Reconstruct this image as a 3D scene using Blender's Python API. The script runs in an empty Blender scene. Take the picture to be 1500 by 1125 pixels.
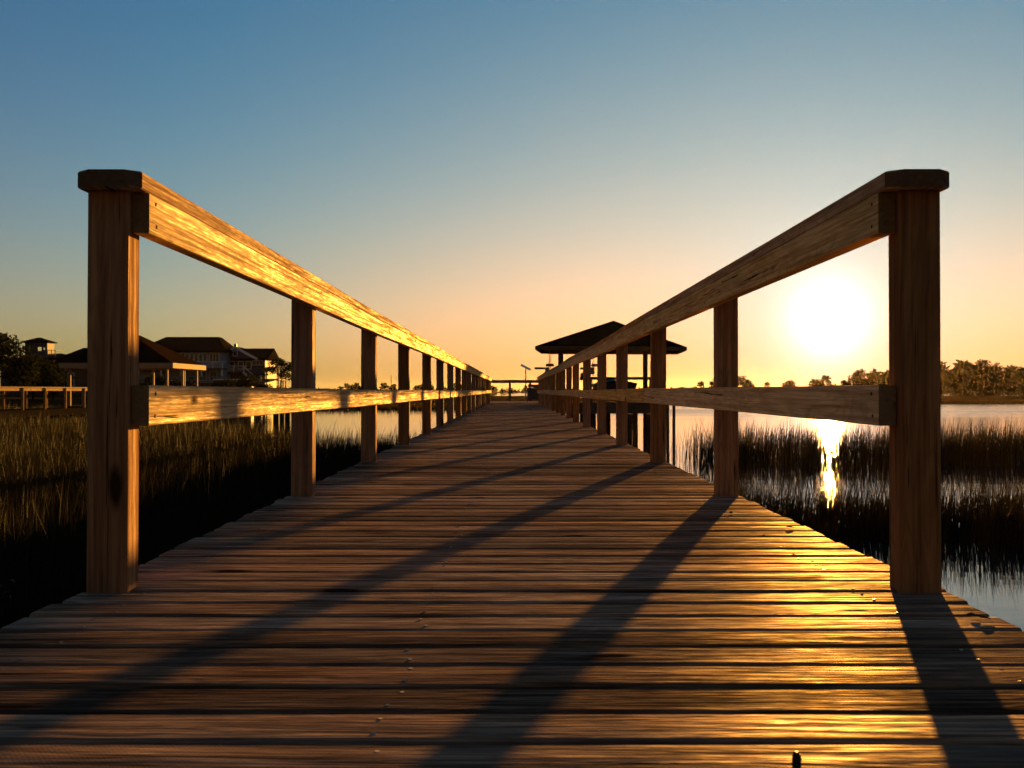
import bpy, bmesh, math, random
import numpy as np
from mathutils import Vector, Matrix, Euler

R = math.radians
sc = bpy.context.scene
col = sc.collection
rng = random.Random(7)
nrg = np.random.default_rng(11)

# ------------------------------------------------------------------ camera
EYE = 0.44                      # metres above the deck
cam_d = bpy.data.cameras.new("camera")
cam = bpy.data.objects.new("camera", cam_d)
col.objects.link(cam)
cam.location = (0, 0, EYE)
cam.rotation_euler = (R(90.318), 0, R(0.0796))
cam_d.sensor_width = 36.0
cam_d.lens = 43.2
cam_d.clip_start = 0.05
cam_d.clip_end = 30000
cam_d.dof.use_dof = True
cam_d.dof.focus_distance = 5.5
cam_d.dof.aperture_fstop = 16.0
sc.camera = cam

# ------------------------------------------------------------------ light
EXPOSURE = 2.0
SUN_AZ, SUN_EL = math.atan(462.5 / 1800), R(3.2)
SUN = Vector((math.sin(SUN_AZ) * math.cos(SUN_EL), math.cos(SUN_AZ) * math.cos(SUN_EL), math.sin(SUN_EL)))
sc.view_settings.view_transform = 'Standard'
sc.view_settings.look = 'None'
sc.view_settings.exposure = EXPOSURE
sc.view_settings.gamma = 1
sc.view_settings.use_curve_mapping = False

sun_d = bpy.data.lights.new("sun", 'SUN')
sun_d.energy = 5.0
sun_d.angle = R(0.55)
sun_d.color = (1.0, 0.465, 0.078)
sun = bpy.data.objects.new("sun", sun_d)
col.objects.link(sun)
sun.location = SUN * 60
sun.rotation_euler = SUN.to_track_quat('Z', 'Y').to_euler()

world = bpy.data.worlds.new("World")
sc.world = world
world.use_nodes = True


def build_world():
    nt = world.node_tree
    nt.nodes.clear()
    N, L = nt.nodes.new, nt.links.new
    out = N("ShaderNodeOutputWorld")
    bg = N("ShaderNodeBackground")
    L(bg.outputs[0], out.inputs[0])
    STR = 0.05
    bg.inputs[1].default_value = STR

    def M(op, a, b=None, c=None, clamp=False):
        n = N("ShaderNodeMath")
        n.operation = op
        n.use_clamp = clamp
        for i, v in enumerate((a, b, c)):
            if v is None:
                continue
            if isinstance(v, (int, float)):
                n.inputs[i].default_value = v
            else:
                L(v, n.inputs[i])
        return n.outputs[0]
    tc = N("ShaderNodeTexCoord")
    sep = N("ShaderNodeSeparateXYZ")
    L(tc.outputs['Generated'], sep.inputs[0])
    el = M('MAXIMUM', sep.outputs[2], 0.004)
    cmb = N("ShaderNodeCombineXYZ")
    L(sep.outputs[0], cmb.inputs[0]); L(sep.outputs[1], cmb.inputs[1]); L(el, cmb.inputs[2])
    sky = N("ShaderNodeTexSky")
    sky.sky_type = 'NISHITA'
    sky.sun_disc = False
    sky.sun_elevation = SUN_EL
    sky.sun_rotation = SUN_AZ
    sky.air_density, sky.dust_density, sky.ozone_density = 1, 4, 3
    L(cmb.outputs[0], sky.inputs['Vector'])
    sc_ = N("ShaderNodeSeparateColor")
    L(sky.outputs[0], sc_.inputs[0])
    dot = N("ShaderNodeVectorMath"); dot.operation = 'DOT_PRODUCT'
    nrm = N("ShaderNodeVectorMath"); nrm.operation = 'NORMALIZE'
    L(cmb.outputs[0], nrm.inputs[0])
    L(nrm.outputs[0], dot.inputs[0]); dot.inputs[1].default_value = SUN
    ang = M('ARCCOSINE', M('MINIMUM', dot.outputs['Value'], 0.9999999))
    f1 = M('EXPONENT', M('MULTIPLY', el, -1 / 0.3))
    f2 = M('EXPONENT', M('MULTIPLY', ang, -1.0))
    f3 = M('EXPONENT', M('MULTIPLY', ang, -1 / 0.15))
    # the sun's own aureole, added to the sky colours
    au = M('EXPONENT', M('MULTIPLY', ang, -1 / 0.054))
    core = M('EXPONENT', M('MULTIPLY', M('POWER', M('DIVIDE', ang, 0.028), 2.0), -1.0))
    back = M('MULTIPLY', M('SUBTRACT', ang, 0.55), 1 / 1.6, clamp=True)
    low = M('MULTIPLY', M('EXPONENT', M('MULTIPLY', el, -1 / 0.05)), M('EXPONENT', M('MULTIPLY', ang, -1 / 0.3)))
    high = M('MULTIPLY', M('SUBTRACT', el, 0.30), 1 / 0.45, clamp=True)
    COEF = [(-3.36, 3.54, 1.42, -2.41, 0.72), (-2.27, 1.85, 1.15, -1.0, 0.39), (-0.58, 0.63, 0.10, -0.55, 0.49)]
    AUR = (1.0, 0.70, 0.68)
    ZEN = (0.045, 0.072, 0.105)
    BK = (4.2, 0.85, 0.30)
    cc = N("ShaderNodeCombineColor")
    for k in range(3):
        a, b, c, d, p = COEF[k]
        a_low = (0.0, -1.1, -0.7)[k]
        ex = M('ADD', M('MULTIPLY', low, a_low), M('ADD', M('ADD', M('MULTIPLY', f1, b), a), M('ADD', M('MULTIPLY', f2, c), M('MULTIPLY', f3, d))))
        v = M('MULTIPLY', M('EXPONENT', ex), M('POWER', M('MULTIPLY', sc_.outputs[k], 0.1), p))
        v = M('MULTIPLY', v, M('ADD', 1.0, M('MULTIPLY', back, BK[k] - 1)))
        v = M('ADD', M('MULTIPLY', v, M('SUBTRACT', 1.0, high)), M('MULTIPLY', high, ZEN[k]))
        v = M('ADD', v, M('MULTIPLY', au, AUR[k]))
        v = M('ADD', v, M('MULTIPLY', core, 0.9))
        v = M('MULTIPLY', v, 1.0 / (2 ** EXPOSURE) / STR)
        L(v, cc.inputs[k])
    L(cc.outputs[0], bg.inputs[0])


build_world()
world.cycles.sampling_method = 'MANUAL'
world.cycles.sample_map_resolution = 1024
sc.cycles.use_denoising = True
sc.cycles.max_bounces = 8
sc.cycles.sample_clamp_indirect = 6


# ------------------------------------------------------------------ helpers
def at(px, py, y):
    """metres: the point at depth y that lies on this sight line of the 1500 x 1125 photograph"""
    return Vector(((px - 752.5) / 1800 * y, y, EYE + (572.5 - py) / 1800 * y))


def tag(o, label=None, cat=None, group=None, kind=None):
    if label: o['label'] = label
    if cat: o['category'] = cat
    if group: o['group'] = group
    if kind: o['kind'] = kind
    return o


def link(name, me, parent=None, loc=None, rot=None):
    o = bpy.data.objects.new(name, me)
    col.objects.link(o)
    if parent: o.parent = parent
    if loc is not None: o.location = loc
    if rot is not None: o.rotation_euler = rot
    return o


def empty(name, loc, label, cat, group=None, rz=0):
    o = bpy.data.objects.new(name, None)
    col.objects.link(o)
    o.location = loc
    o.rotation_euler = (0, 0, rz)
    o.empty_display_size = 0.2
    return tag(o, label, cat, group)


class MB:
    def __init__(s):
        s.v, s.f = [], []

    def add(s, vs, fs):
        b = len(s.v)
        s.v += [tuple(p) for p in vs]
        s.f += [tuple(i + b for i in f) for f in fs]
        return s

    def box(s, x0, x1, y0, y1, z0, z1):
        vs = [(x, y, z) for z in (z0, z1) for y in (y0, y1) for x in (x0, x1)]
        return s.add(vs, [(0, 2, 3, 1), (4, 5, 7, 6), (0, 1, 5, 4), (2, 6, 7, 3), (0, 4, 6, 2), (1, 3, 7, 5)])

    def tube(s, p0, p1, r0, r1=None, n=8, caps=True):
        p0, p1 = Vector(p0), Vector(p1)
        r1 = r0 if r1 is None else r1
        d = (p1 - p0).normalized()
        q = d.to_track_quat('Z', 'Y')
        vs = []
        for p, r in ((p0, r0), (p1, r1)):
            for i in range(n):
                a = 2 * math.pi * i / n
                vs.append(p + q @ Vector((r * math.cos(a), r * math.sin(a), 0)))
        fs = [(i, (i + 1) % n, n + (i + 1) % n, n + i) for i in range(n)]
        if caps: fs += [tuple(reversed(range(n))), tuple(range(n, 2 * n))]
        return s.add(vs, fs)

    def beam(s, p0, p1, w, h):
        """rectangular bar from p0 to p1, w across, h tall"""
        p0, p1 = Vector(p0), Vector(p1)
        d = (p1 - p0).normalized()
        up = Vector((0, 0, 1)) if abs(d.z) < 0.95 else Vector((0, 1, 0))
        sx = d.cross(up).normalized() * w / 2
        sz = sx.cross(d).normalized() * h / 2
        vs = [p + a * sx + b * sz for p in (p0, p1) for a, b in ((-1, -1), (1, -1), (1, 1), (-1, 1))]
        return s.add(vs, [(0, 1, 2, 3), (7, 6, 5, 4), (0, 4, 5, 1), (1, 5, 6, 2), (2, 6, 7, 3), (3, 7, 4, 0)])

    def mesh(s, name, mat, smooth=False):
        me = bpy.data.meshes.new(name)
        me.from_pydata(s.v, [], s.f)
        if mat: me.materials.append(mat)
        bm = bmesh.new(); bm.from_mesh(me)
        bmesh.ops.recalc_face_normals(bm, faces=bm.faces)
        bm.to_mesh(me); bm.free()
        if smooth: me.polygons.foreach_set('use_smooth', [True] * len(me.polygons))
        me.update()
        return me

    def obj(s, name, mat, parent=None, loc=None, rot=None, smooth=False):
        return link(name, s.mesh(name, mat, smooth), parent, loc, rot)


def np_mesh(name, verts, loops, starts, totals, mat):
    me = bpy.data.meshes.new(name)
    me.vertices.add(len(verts)); me.vertices.foreach_set('co', np.asarray(verts, np.float32).ravel())
    me.loops.add(len(loops)); me.loops.foreach_set('vertex_index', np.asarray(loops, np.int32))
    me.polygons.add(len(starts)); me.polygons.foreach_set('loop_start', np.asarray(starts, np.int32))
    me.update(calc_edges=True)
    if mat: me.materials.append(mat)
    return me


# ------------------------------------------------------------------ materials
class NT:
    def __init__(s, name):
        s.m = bpy.data.materials.new(name)
        s.m.use_nodes = True
        s.t = s.m.node_tree
        s.b = s.t.nodes['Principled BSDF']
        s.out = s.t.nodes['Material Output']

    def n(s, typ, **kw):
        nd = s.t.nodes.new(typ)
        for k, v in kw.items(): setattr(nd, k, v)
        return nd

    def l(s, a, b): s.t.links.new(a, b)

    def put(s, sock, v):
        if isinstance(v, bpy.types.NodeSocket): s.l(v, sock)
        else: sock.default_value = v

    def math(s, op, a, b=None, clamp=False):
        nd = s.n('ShaderNodeMath', operation=op, use_clamp=clamp)
        s.put(nd.inputs[0], a)
        if b is not None: s.put(nd.inputs[1], b)
        return nd.outputs[0]

    def mapr(s, v, a, b, c=0.0, d=1.0):
        nd = s.n('ShaderNodeMapRange')
        s.put(nd.inputs[0], v)
        for i, x in enumerate((a, b, c, d)): nd.inputs[i + 1].default_value = x
        return nd.outputs[0]

    def mix(s, f, a, b, blend='MIX'):
        nd = s.n('ShaderNodeMix', data_type='RGBA', blend_type=blend)
        s.put(nd.inputs[0], f)
        for i, v in ((6, a), (7, b)):
            if isinstance(v, tuple): nd.inputs[i].default_value = (*v[:3], 1)
            else: s.l(v, nd.inputs[i])
        return nd.outputs[2]

    def noise(s, vec, scale, detail=4, rough=0.55, dist=0.0):
        nd = s.n('ShaderNodeTexNoise')
        s.l(vec, nd.inputs['Vector'])
        nd.inputs['Scale'].default_value = scale
        nd.inputs['Detail'].default_value = detail
        nd.inputs['Roughness'].default_value = rough
        nd.inputs['Distortion'].default_value = dist
        return nd.outputs[0]

    def vscale(s, vec, sx, sy, sz):
        nd = s.n('ShaderNodeVectorMath', operation='MULTIPLY')
        s.l(vec, nd.inputs[0]); nd.inputs[1].default_value = (sx, sy, sz)
        return nd.outputs[0]


def wood(name, light, dark, rough=0.6, bump=1.0, saw=0.0, weather=0.3, knots=1.0, vary=0.5, fine=80.0, along=1.4, gloss=0.5, gray=0.0, waver=0.01):
    """sawn lumber, grain along local X; fibre colour, cracks and knots also break up its sheen"""
    t = NT(name)
    tc = t.n('ShaderNodeTexCoord'); oi = t.n('ShaderNodeObjectInfo')
    off = t.n('ShaderNodeCombineXYZ')
    for i, k in enumerate((37.0, 91.0, 53.0)): t.l(t.math('MULTIPLY', oi.outputs['Random'], k), off.inputs[i])
    va = t.n('ShaderNodeVectorMath', operation='ADD')
    t.l(tc.outputs['Object'], va.inputs[0]); t.l(off.outputs[0], va.inputs[1])
    wob_ = t.n('ShaderNodeTexNoise'); wob_.inputs['Scale'].default_value = 1.0; wob_.inputs['Detail'].default_value = 2.0
    t.l(t.vscale(va.outputs[0], 2.2, 5, 5), wob_.inputs['Vector'])
    wa = t.n('ShaderNodeVectorMath', operation='MULTIPLY_ADD')
    t.l(wob_.outputs['Color'], wa.inputs[0]); wa.inputs[1].default_value = (0, waver, waver); t.l(va.outputs[0], wa.inputs[2])
    v = wa.outputs[0]
    g1 = t.noise(t.vscale(v, along, fine, fine), 1, 5, 0.62, 0.25)
    g2 = t.noise(t.vscale(v, along * 2.6, fine * 2.6, fine * 2.6), 1, 3, 0.6)
    warp = t.noise(t.vscale(v, 0.9, 6, 6), 1, 3, 0.5, 0.8)
    ring = t.math('POWER', t.mapr(t.math('SINE', t.math('MULTIPLY', warp, 95.0)), -1, 1), 2.0)
    blot = t.noise(t.vscale(v, 2.0, 7, 7), 1, 5, 0.65)
    crack = t.noise(t.vscale(v, 1.6, 62, 62), 1, 4, 0.7, 0.35)
    crack = t.mapr(crack, 0.60, 0.66)
    gate = t.mapr(t.noise(t.vscale(v, 1.1, 9, 9), 1, 2), 0.40, 0.58)
    crack = t.math('MULTIPLY', crack, gate)
    vo = t.n('ShaderNodeTexVoronoi'); vo.inputs['Scale'].default_value = 1.0
    nv = t.n('ShaderNodeTexNoise'); nv.inputs['Scale'].default_value = 1.0
    t.l(t.vscale(v, 9, 30, 30), nv.inputs['Vector'])
    wv = t.n('ShaderNodeVectorMath', operation='MULTIPLY_ADD')
    t.l(nv.outputs['Color'], wv.inputs[0]); wv.inputs[1].default_value = (0.10, 0.10, 0.10); t.l(t.vscale(v, 3.4, 10.0, 10.0), wv.inputs[2])
    t.l(wv.outputs[0], vo.inputs['Vector'])
    ksel = t.n('ShaderNodeSeparateColor'); t.l(vo.outputs['Color'], ksel.inputs[0])
    on = t.math('LESS_THAN', ksel.outputs[0], 0.13 * knots)
    kn = t.math('MULTIPLY', t.mapr(vo.outputs['Distance'], 0.10, 0.19, 1, 0), on)
    halo = t.math('MULTIPLY', t.mapr(vo.outputs['Distance'], 0.16, 0.42, 1, 0), on)
    tone = t.mapr(g1, 0.36, 0.64)
    c = t.mix(tone, dark, light)
    c = t.mix(t.math('MULTIPLY', ring, 0.30), c, tuple(x * 0.6 for x in dark))
    c = t.mix(t.mapr(g2, 0.50, 0.72, 0, 0.55), c, tuple(x * 0.45 for x in dark))
    c = t.mix(t.mapr(blot, 0.48, 0.70, 0, weather), c, tuple(0.3 * sum(dark) / 3 + 0.4 * x for x in dark))
    if gray:
        c = t.mix(t.mapr(t.noise(t.vscale(v, 1.0, 12, 12), 1, 4), 0.45, 0.68, 0, gray), c, (0.115, 0.105, 0.098))
    c = t.mix(t.math('MULTIPLY', halo, 0.35), c, tuple(x * 0.6 for x in dark))
    c = t.mix(t.math('MULTIPLY', crack, 0.92), c, (0.010, 0.007, 0.005))
    c = t.mix(t.math('MULTIPLY', kn, 0.9), c, (0.016, 0.009, 0.006))
    ns = t.n('ShaderNodeSeparateXYZ'); t.l(tc.outputs['Normal'], ns.inputs[0])
    endg = t.math('GREATER_THAN', t.math('ABSOLUTE', ns.outputs[0]), 0.6)
    c = t.mix(t.math('MULTIPLY', endg, 0.85), c, tuple(x * 0.30 for x in dark))
    val = t.mapr(oi.outputs['Random'], 0, 1, 1 - vary, 1 + vary * 0.6)
    hsv = t.n('ShaderNodeHueSaturation'); t.l(val, hsv.inputs['Value']); t.l(c, hsv.inputs['Color'])
    fr = t.math('FRACT', t.math('MULTIPLY', oi.outputs['Random'], 17.3))
    t.l(t.mapr(fr, 0, 1, 0.75, 1.1), hsv.inputs['Saturation'])
    h = t.math('ADD', t.math('MULTIPLY', g1, 0.9), t.math('MULTIPLY', g2, 0.4))
    h = t.math('SUBTRACT', h, t.math('MULTIPLY', ring, 0.25))
    h = t.math('SUBTRACT', h, t.math('MULTIPLY', crack, 1.3))
    h = t.math('SUBTRACT', h, t.math('MULTIPLY', kn, 0.5))
    if saw:
        sp = t.n('ShaderNodeSeparateXYZ'); t.l(tc.outputs['Object'], sp.inputs[0])
        ph = t.math('ADD', t.math('MULTIPLY', sp.outputs[0], 2 * math.pi / 0.0065),
                    t.math('MULTIPLY', sp.outputs[1], 2 * math.pi / 0.011))
        ph = t.math('ADD', ph, t.math('MULTIPLY', blot, 5.0))
        sw = t.math('SINE', ph)
        msk = t.mapr(t.noise(t.vscale(v, 1.2, 9, 9), 1, 3, 0.5), 0.46, 0.62)
        h = t.math('ADD', h, t.math('MULTIPLY', t.math('MULTIPLY', sw, msk), 0.16 * saw))
    bp = t.n('ShaderNodeBump'); bp.inputs['Strength'].default_value = 1.0
    bp.inputs['Distance'].default_value = 0.0011 * bump
    t.l(h, bp.inputs['Height'])
    t.t.nodes.remove(t.b)
    df = t.n('ShaderNodeBsdfDiffuse'); df.inputs['Roughness'].default_value = 0.3
    t.l(hsv.outputs[0], df.inputs['Color']); t.l(bp.outputs[0], df.inputs['Normal'])
    gl = t.n('ShaderNodeBsdfGlossy'); gl.inputs['Color'].default_value = (1.0, 0.80, 0.60, 1)    # sheen off the fibres takes their colour
    t.l(t.mapr(g1, 0.3, 0.7, rough + 0.1, rough - 0.08), gl.inputs['Roughness']); t.l(bp.outputs[0], gl.inputs['Normal'])
    shine = t.math('MULTIPLY', t.mapr(g1, 0.38, 0.66, 0.12, 1.0), t.mapr(blot, 0.42, 0.70, 1.0, 0.25))
    shine = t.math('MULTIPLY', shine, t.math('SUBTRACT', 1.0, t.math('MULTIPLY', t.mapr(g2, 0.45, 0.66), 0.75)))
    shine = t.math('MULTIPLY', shine, t.math('SUBTRACT', 1.0, t.math('MAXIMUM', crack, kn), clamp=True))
    flk = t.noise(t.vscale(v, 14, 170, 170), 1, 3, 0.6)      # dry raised fibres break the sheen
    shine = t.math('MULTIPLY', shine, t.mapr(flk, 0.40, 0.60, 0.35, 1.5))
    shine = t.math('MULTIPLY', shine, val)
    fz = t.n('ShaderNodeFresnel'); fz.inputs['IOR'].default_value = 1.40
    ms = t.n('ShaderNodeMixShader')
    t.l(t.math('MULTIPLY', t.math('MULTIPLY', shine, fz.outputs[0]), gloss, clamp=True), ms.inputs[0])
    t.l(df.outputs[0], ms.inputs[1]); t.l(gl.outputs[0], ms.inputs[2]); t.l(ms.outputs[0], t.out.inputs[0])
    return t.m


def plain(name, c, rough=0.7, var=0.25, scale=1.5, metal=0.0, bump=0.0, spec=0.12):
    t = NT(name)
    tc = t.n('ShaderNodeTexCoord')
    nz = t.noise(tc.outputs['Object'], scale, 5, 0.6)
    cc = t.mix(t.mapr(nz, 0.3, 0.7), tuple(x * (1 - var) for x in c), tuple(min(1, x * (1 + var)) for x in c))
    t.l(cc, t.b.inputs['Base Color'])
    t.b.inputs['Roughness'].default_value = rough
    t.b.inputs['Metallic'].default_value = metal
    t.b.inputs['Specular IOR Level'].default_value = spec
    if bump:
        bp = t.n('ShaderNodeBump'); bp.inputs['Distance'].default_value = bump
        t.l(t.noise(tc.outputs['Object'], scale * 8, 4), bp.inputs['Height']); t.l(bp.outputs[0], t.b.inputs['Normal'])
    return t.m


def leafy(name, a, b, trans=0.35, rough=0.6, spec=0.0):
    t = NT(name)
    g = t.n('ShaderNodeNewGeometry')
    cc = t.mix(g.outputs['Random Per Island'], a, b)
    t.l(cc, t.b.inputs['Base Color'])
    t.b.inputs['Roughness'].default_value = rough
    t.b.inputs['Specular IOR Level'].default_value = spec
    tr = t.n('ShaderNodeBsdfTranslucent'); t.l(cc, tr.inputs[0])
    ms = t.n('ShaderNodeMixShader')
    if isinstance(trans, tuple):      # stalks are opaque, blade tips thin
        sp = t.n('ShaderNodeSeparateXYZ'); t.l(g.outputs['Position'], sp.inputs[0])
        t.l(t.mapr(sp.outputs[2], -1.0, -0.65, *trans), ms.inputs[0])
    else: ms.inputs[0].default_value = trans
    t.l(t.b.outputs[0], ms.inputs[1]); t.l(tr.outputs[0], ms.inputs[2]); t.l(ms.outputs[0], t.out.inputs[0])
    return t.m


def shingle(name, c):
    t = NT(name)
    tc = t.n('ShaderNodeTexCoord')
    br = t.n('ShaderNodeTexBrick'); t.l(tc.outputs['Object'], br.inputs[0])
    br.inputs['Scale'].default_value = 2.2
    br.inputs['Color1'].default_value = (*[x * 0.8 for x in c], 1)
    br.inputs['Color2'].default_value = (*[x * 1.2 for x in c], 1)
    br.inputs['Mortar'].default_value = (*[x * 0.5 for x in c], 1)
    t.l(br.outputs[0], t.b.inputs['Base Color'])
    t.b.inputs['Roughness'].default_value = 0.95
    t.b.inputs['Specular IOR Level'].default_value = 0.0
    return t.m


M_DECK = wood('deck_wood', (0.45, 0.275, 0.180), (0.095, 0.054, 0.036), rough=0.50, bump=1.6, saw=0.10, weather=0.7, vary=0.58, fine=76, along=3.8, gloss=0.36, gray=0.5, knots=1.9, waver=0.016)
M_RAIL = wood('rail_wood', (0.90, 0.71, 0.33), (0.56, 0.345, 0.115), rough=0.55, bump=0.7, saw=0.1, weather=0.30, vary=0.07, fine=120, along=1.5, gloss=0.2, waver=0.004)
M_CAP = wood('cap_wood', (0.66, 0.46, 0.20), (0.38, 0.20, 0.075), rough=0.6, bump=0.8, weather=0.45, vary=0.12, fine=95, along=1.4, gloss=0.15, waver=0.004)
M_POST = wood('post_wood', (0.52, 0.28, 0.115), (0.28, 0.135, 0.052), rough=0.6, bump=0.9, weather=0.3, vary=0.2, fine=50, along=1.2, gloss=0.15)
M_OLD = wood('old_dock_wood', (0.20, 0.14, 0.09), (0.09, 0.06, 0.04), rough=0.7, bump=0.8, weather=0.5, vary=0.3, gloss=0.1)
M_PILE = plain('pile_wood', (0.055, 0.040, 0.028), 0.95, 0.4, 3.0, bump=0.01, spec=0.05)
M_SCREW = plain('galvanised_steel', (0.30, 0.28, 0.25), 0.5, 0.3, 40, metal=1.0)
M_DARK = plain('dark_paint', (0.03, 0.03, 0.032), 0.55, 0.2)
M_NEARBLACK = plain('near_black_wood', (0.012, 0.010, 0.009), 1.0, 0.2, spec=0.0)  # near-black matt wood for the neighbor pier's deck and stringers
M_METAL = plain('grey_metal', (0.18, 0.18, 0.18), 0.45, 0.2, 6, metal=0.6)
M_WHITE = plain('white_paint', (0.72, 0.71, 0.68), 0.6, 0.08, 2)
M_GREY = plain('grey_siding', (0.23, 0.25, 0.28), 0.85, 0.15, 3, spec=0.1)
M_BLUE = plain('blue_grey_siding', (0.07, 0.08, 0.105), 0.75, 0.15, 3)
M_CREAM = plain('cream_siding', (0.38, 0.26, 0.14), 0.85, 0.1, 3, spec=0.05)
M_BROWN = plain('brown_siding', (0.09, 0.065, 0.05), 0.8, 0.2, 3)
M_ROOF = shingle('dark_shingle', (0.014, 0.012, 0.011))
M_ROOFB = shingle('brown_shingle', (0.020, 0.011, 0.007))
M_BARK = plain('bark', (0.03, 0.023, 0.017), 0.9, 0.3, 4, bump=0.02)
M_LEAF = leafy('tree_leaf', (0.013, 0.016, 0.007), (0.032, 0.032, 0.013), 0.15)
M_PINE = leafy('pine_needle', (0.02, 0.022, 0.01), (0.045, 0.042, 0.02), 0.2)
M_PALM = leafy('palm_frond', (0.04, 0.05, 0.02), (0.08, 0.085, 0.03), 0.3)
M_SHRUB = leafy('glossy_shrub_leaf', (0.06, 0.075, 0.02), (0.13, 0.13, 0.035), 0.4, 0.4, 0.4)
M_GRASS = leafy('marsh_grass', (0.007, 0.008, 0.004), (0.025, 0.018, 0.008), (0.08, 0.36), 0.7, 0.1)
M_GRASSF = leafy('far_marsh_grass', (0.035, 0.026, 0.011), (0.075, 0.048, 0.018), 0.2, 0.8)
M_DEADLEAF = plain('dead_leaf', (0.05, 0.03, 0.017), 0.7, 0.4, 60)
M_FABRIC = plain('boat_cover', (0.05, 0.045, 0.05), 0.8, 0.2, 3)

t = NT('window_glass')
t.b.inputs['Base Color'].default_value = (0.02, 0.025, 0.03, 1)
t.b.inputs['Roughness'].default_value = 0.04
t.b.inputs['Specular IOR Level'].default_value = 0.8
M_GLASS = t.m
t = NT('lit_window')
t.b.inputs['Base Color'].default_value = (0.1, 0.07, 0.04, 1)
t.b.inputs['Emission Color'].default_value = (1.0, 0.42, 0.12, 1)
t.b.inputs['Emission Strength'].default_value = 0.09
M_LIT = t.m
t = NT('solar_panel')
t.b.inputs['Base Color'].default_value = (0.012, 0.016, 0.03, 1)
t.b.inputs['Roughness'].default_value = 0.15
M_SOLAR = t.m


def water_mat():
    t = NT('creek_water')
    tc = t.n('ShaderNodeTexCoord')
    v = tc.outputs['Object']
    t.b.inputs['Base Color'].default_value = (0.012, 0.016, 0.018, 1)
    t.b.inputs['IOR'].default_value = 1.333
    band = t.noise(t.vscale(v, 0.006, 0.035, 1), 1, 3, 0.5)           # wind lanes
    band = t.mapr(band, 0.46, 0.62)
    cam_far = t.n('ShaderNodeSeparateXYZ'); t.l(v, cam_far.inputs[0])
    far = t.math('MULTIPLY', t.mapr(cam_far.outputs[1], 36, 85), t.mapr(cam_far.outputs[0], -4, 7))
    a = t.noise(t.vscale(v, 2.2, 3.2, 1), 1, 3, 0.5)
    b = t.noise(t.vscale(v, 0.55, 0.8, 1), 1, 2, 0.5)
    h = t.math('ADD', t.math('MULTIPLY', a, 0.35), b)
    amp = t.math('ADD', 0.005, t.math('MULTIPLY', far, 0.002))
    bp = t.n('ShaderNodeBump'); bp.inputs['Strength'].default_value = 1.0
    bp.inputs['Distance'].default_value = 1.0
    t.l(t.math('MULTIPLY', h, amp), bp.inputs['Height'])
    t.l(bp.outputs[0], t.b.inputs['Normal'])
    t.l(t.math('ADD', 0.04, t.math('MULTIPLY', far, t.math('ADD', 0.07, t.math('MULTIPLY', band, 0.15)))), t.b.inputs['Roughness'])
    return t.m


M_WATER = water_mat()


def mud_mat(name, a, b):
    t = NT(name)
    tc = t.n('ShaderNodeTexCoord')
    nz = t.noise(tc.outputs['Object'], 0.25, 6, 0.65)
    n2 = t.noise(tc.outputs['Object'], 3.0, 5, 0.65)
    c = t.mix(t.mapr(nz, 0.35, 0.65), a, b)
    c = t.mix(t.mapr(n2, 0.4, 0.7, 0, 0.6), c, tuple(x * 0.5 for x in a))
    t.l(c, t.b.inputs['Base Color'])
    t.b.inputs['Roughness'].default_value = 1.0
    t.b.inputs['Specular IOR Level'].default_value = 0.0
    bp = t.n('ShaderNodeBump'); bp.inputs['Distance'].default_value = 0.2
    t.l(n2, bp.inputs['Height']); t.l(bp.outputs[0], t.b.inputs['Normal'])
    return t.m


M_MUD = mud_mat('marsh_mud', (0.03, 0.024, 0.016), (0.055, 0.042, 0.025))
M_MARSH = mud_mat('marsh_turf', (0.035, 0.026, 0.011), (0.06, 0.04, 0.016))

# ------------------------------------------------------------------ setting: water, marsh, shore
WZ = -1.30
me = MB().add([(-9000, -400, WZ), (9000, -400, WZ), (9000, 9000, WZ), (-9000, 9000, WZ)], [(0, 1, 2, 3)]).mesh('water', M_WATER)
tag(link('water', me), kind='structure')


def terrain(name, outline_fn, x0, x1, nx, ny, ztop, mat, bumpy=0.12, seed=0):
    """low bank: outline_fn(x) gives its near and far edge (y); edges dip below the water"""
    r = np.random.default_rng(seed)
    vs, fs = [], []
    for i in range(nx + 1):
        x = x0 + (x1 - x0) * i / nx
        a, b = outline_fn(x)
        for j in range(ny + 1):
            u = j / ny
            e = min(1, min(u, 1 - u) * ny / 1.5, min(i, nx - i) / 1.5)
            y = a + (b - a) * (u ** 1.6)
            z = WZ - 0.25 + (ztop - WZ + 0.25) * e + (r.random() - 0.5) * bumpy * e
            vs.append((x, y, z))
    for i in range(nx):
        for j in range(ny):
            k = i * (ny + 1) + j
            fs.append((k, k + ny + 1, k + ny + 2, k + 1))
    o = MB().add(vs, fs).obj(name, mat, smooth=True)
    return tag(o, kind='structure')


def wob(x, s, a): return a * (math.sin(x / s) + 0.6 * math.sin(x / s * 2.3 + 1) + 0.4 * math.sin(x / s * 5.1 + 2))


def left_edge(x): return 33 + max(0, -x - 5) * 2.0 + wob(x, 2.5, 0.9)


terrain('mud_bank', lambda x: (-30, left_edge(x)), -70, -1.6, 60, 30, WZ + 0.10, M_MUD, 0.05, 1)


def far_front(x):
    return 112 + 45 / (1 + math.exp(-(x - 8) / 6)) + wob(x, 9, 1.6)


terrain('marsh_flat', lambda x: (far_front(x), 430 + wob(x, 30, 12)), -34, 420, 160, 18, WZ + 0.22, M_MARSH, 0.12, 2)
terrain('far_shore', lambda x: (900 + wob(x, 90, 25), 2600), -1600, 1600, 120, 8, WZ + 0.5, M_MARSH, 0.3, 3)
terrain('left_shore', lambda x: (92 + max(0, x + 42) * 2.6 + wob(x, 6, 1.2), 420), -260, -24, 70, 16, -0.35, M_MARSH, 0.25, 4)


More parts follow.
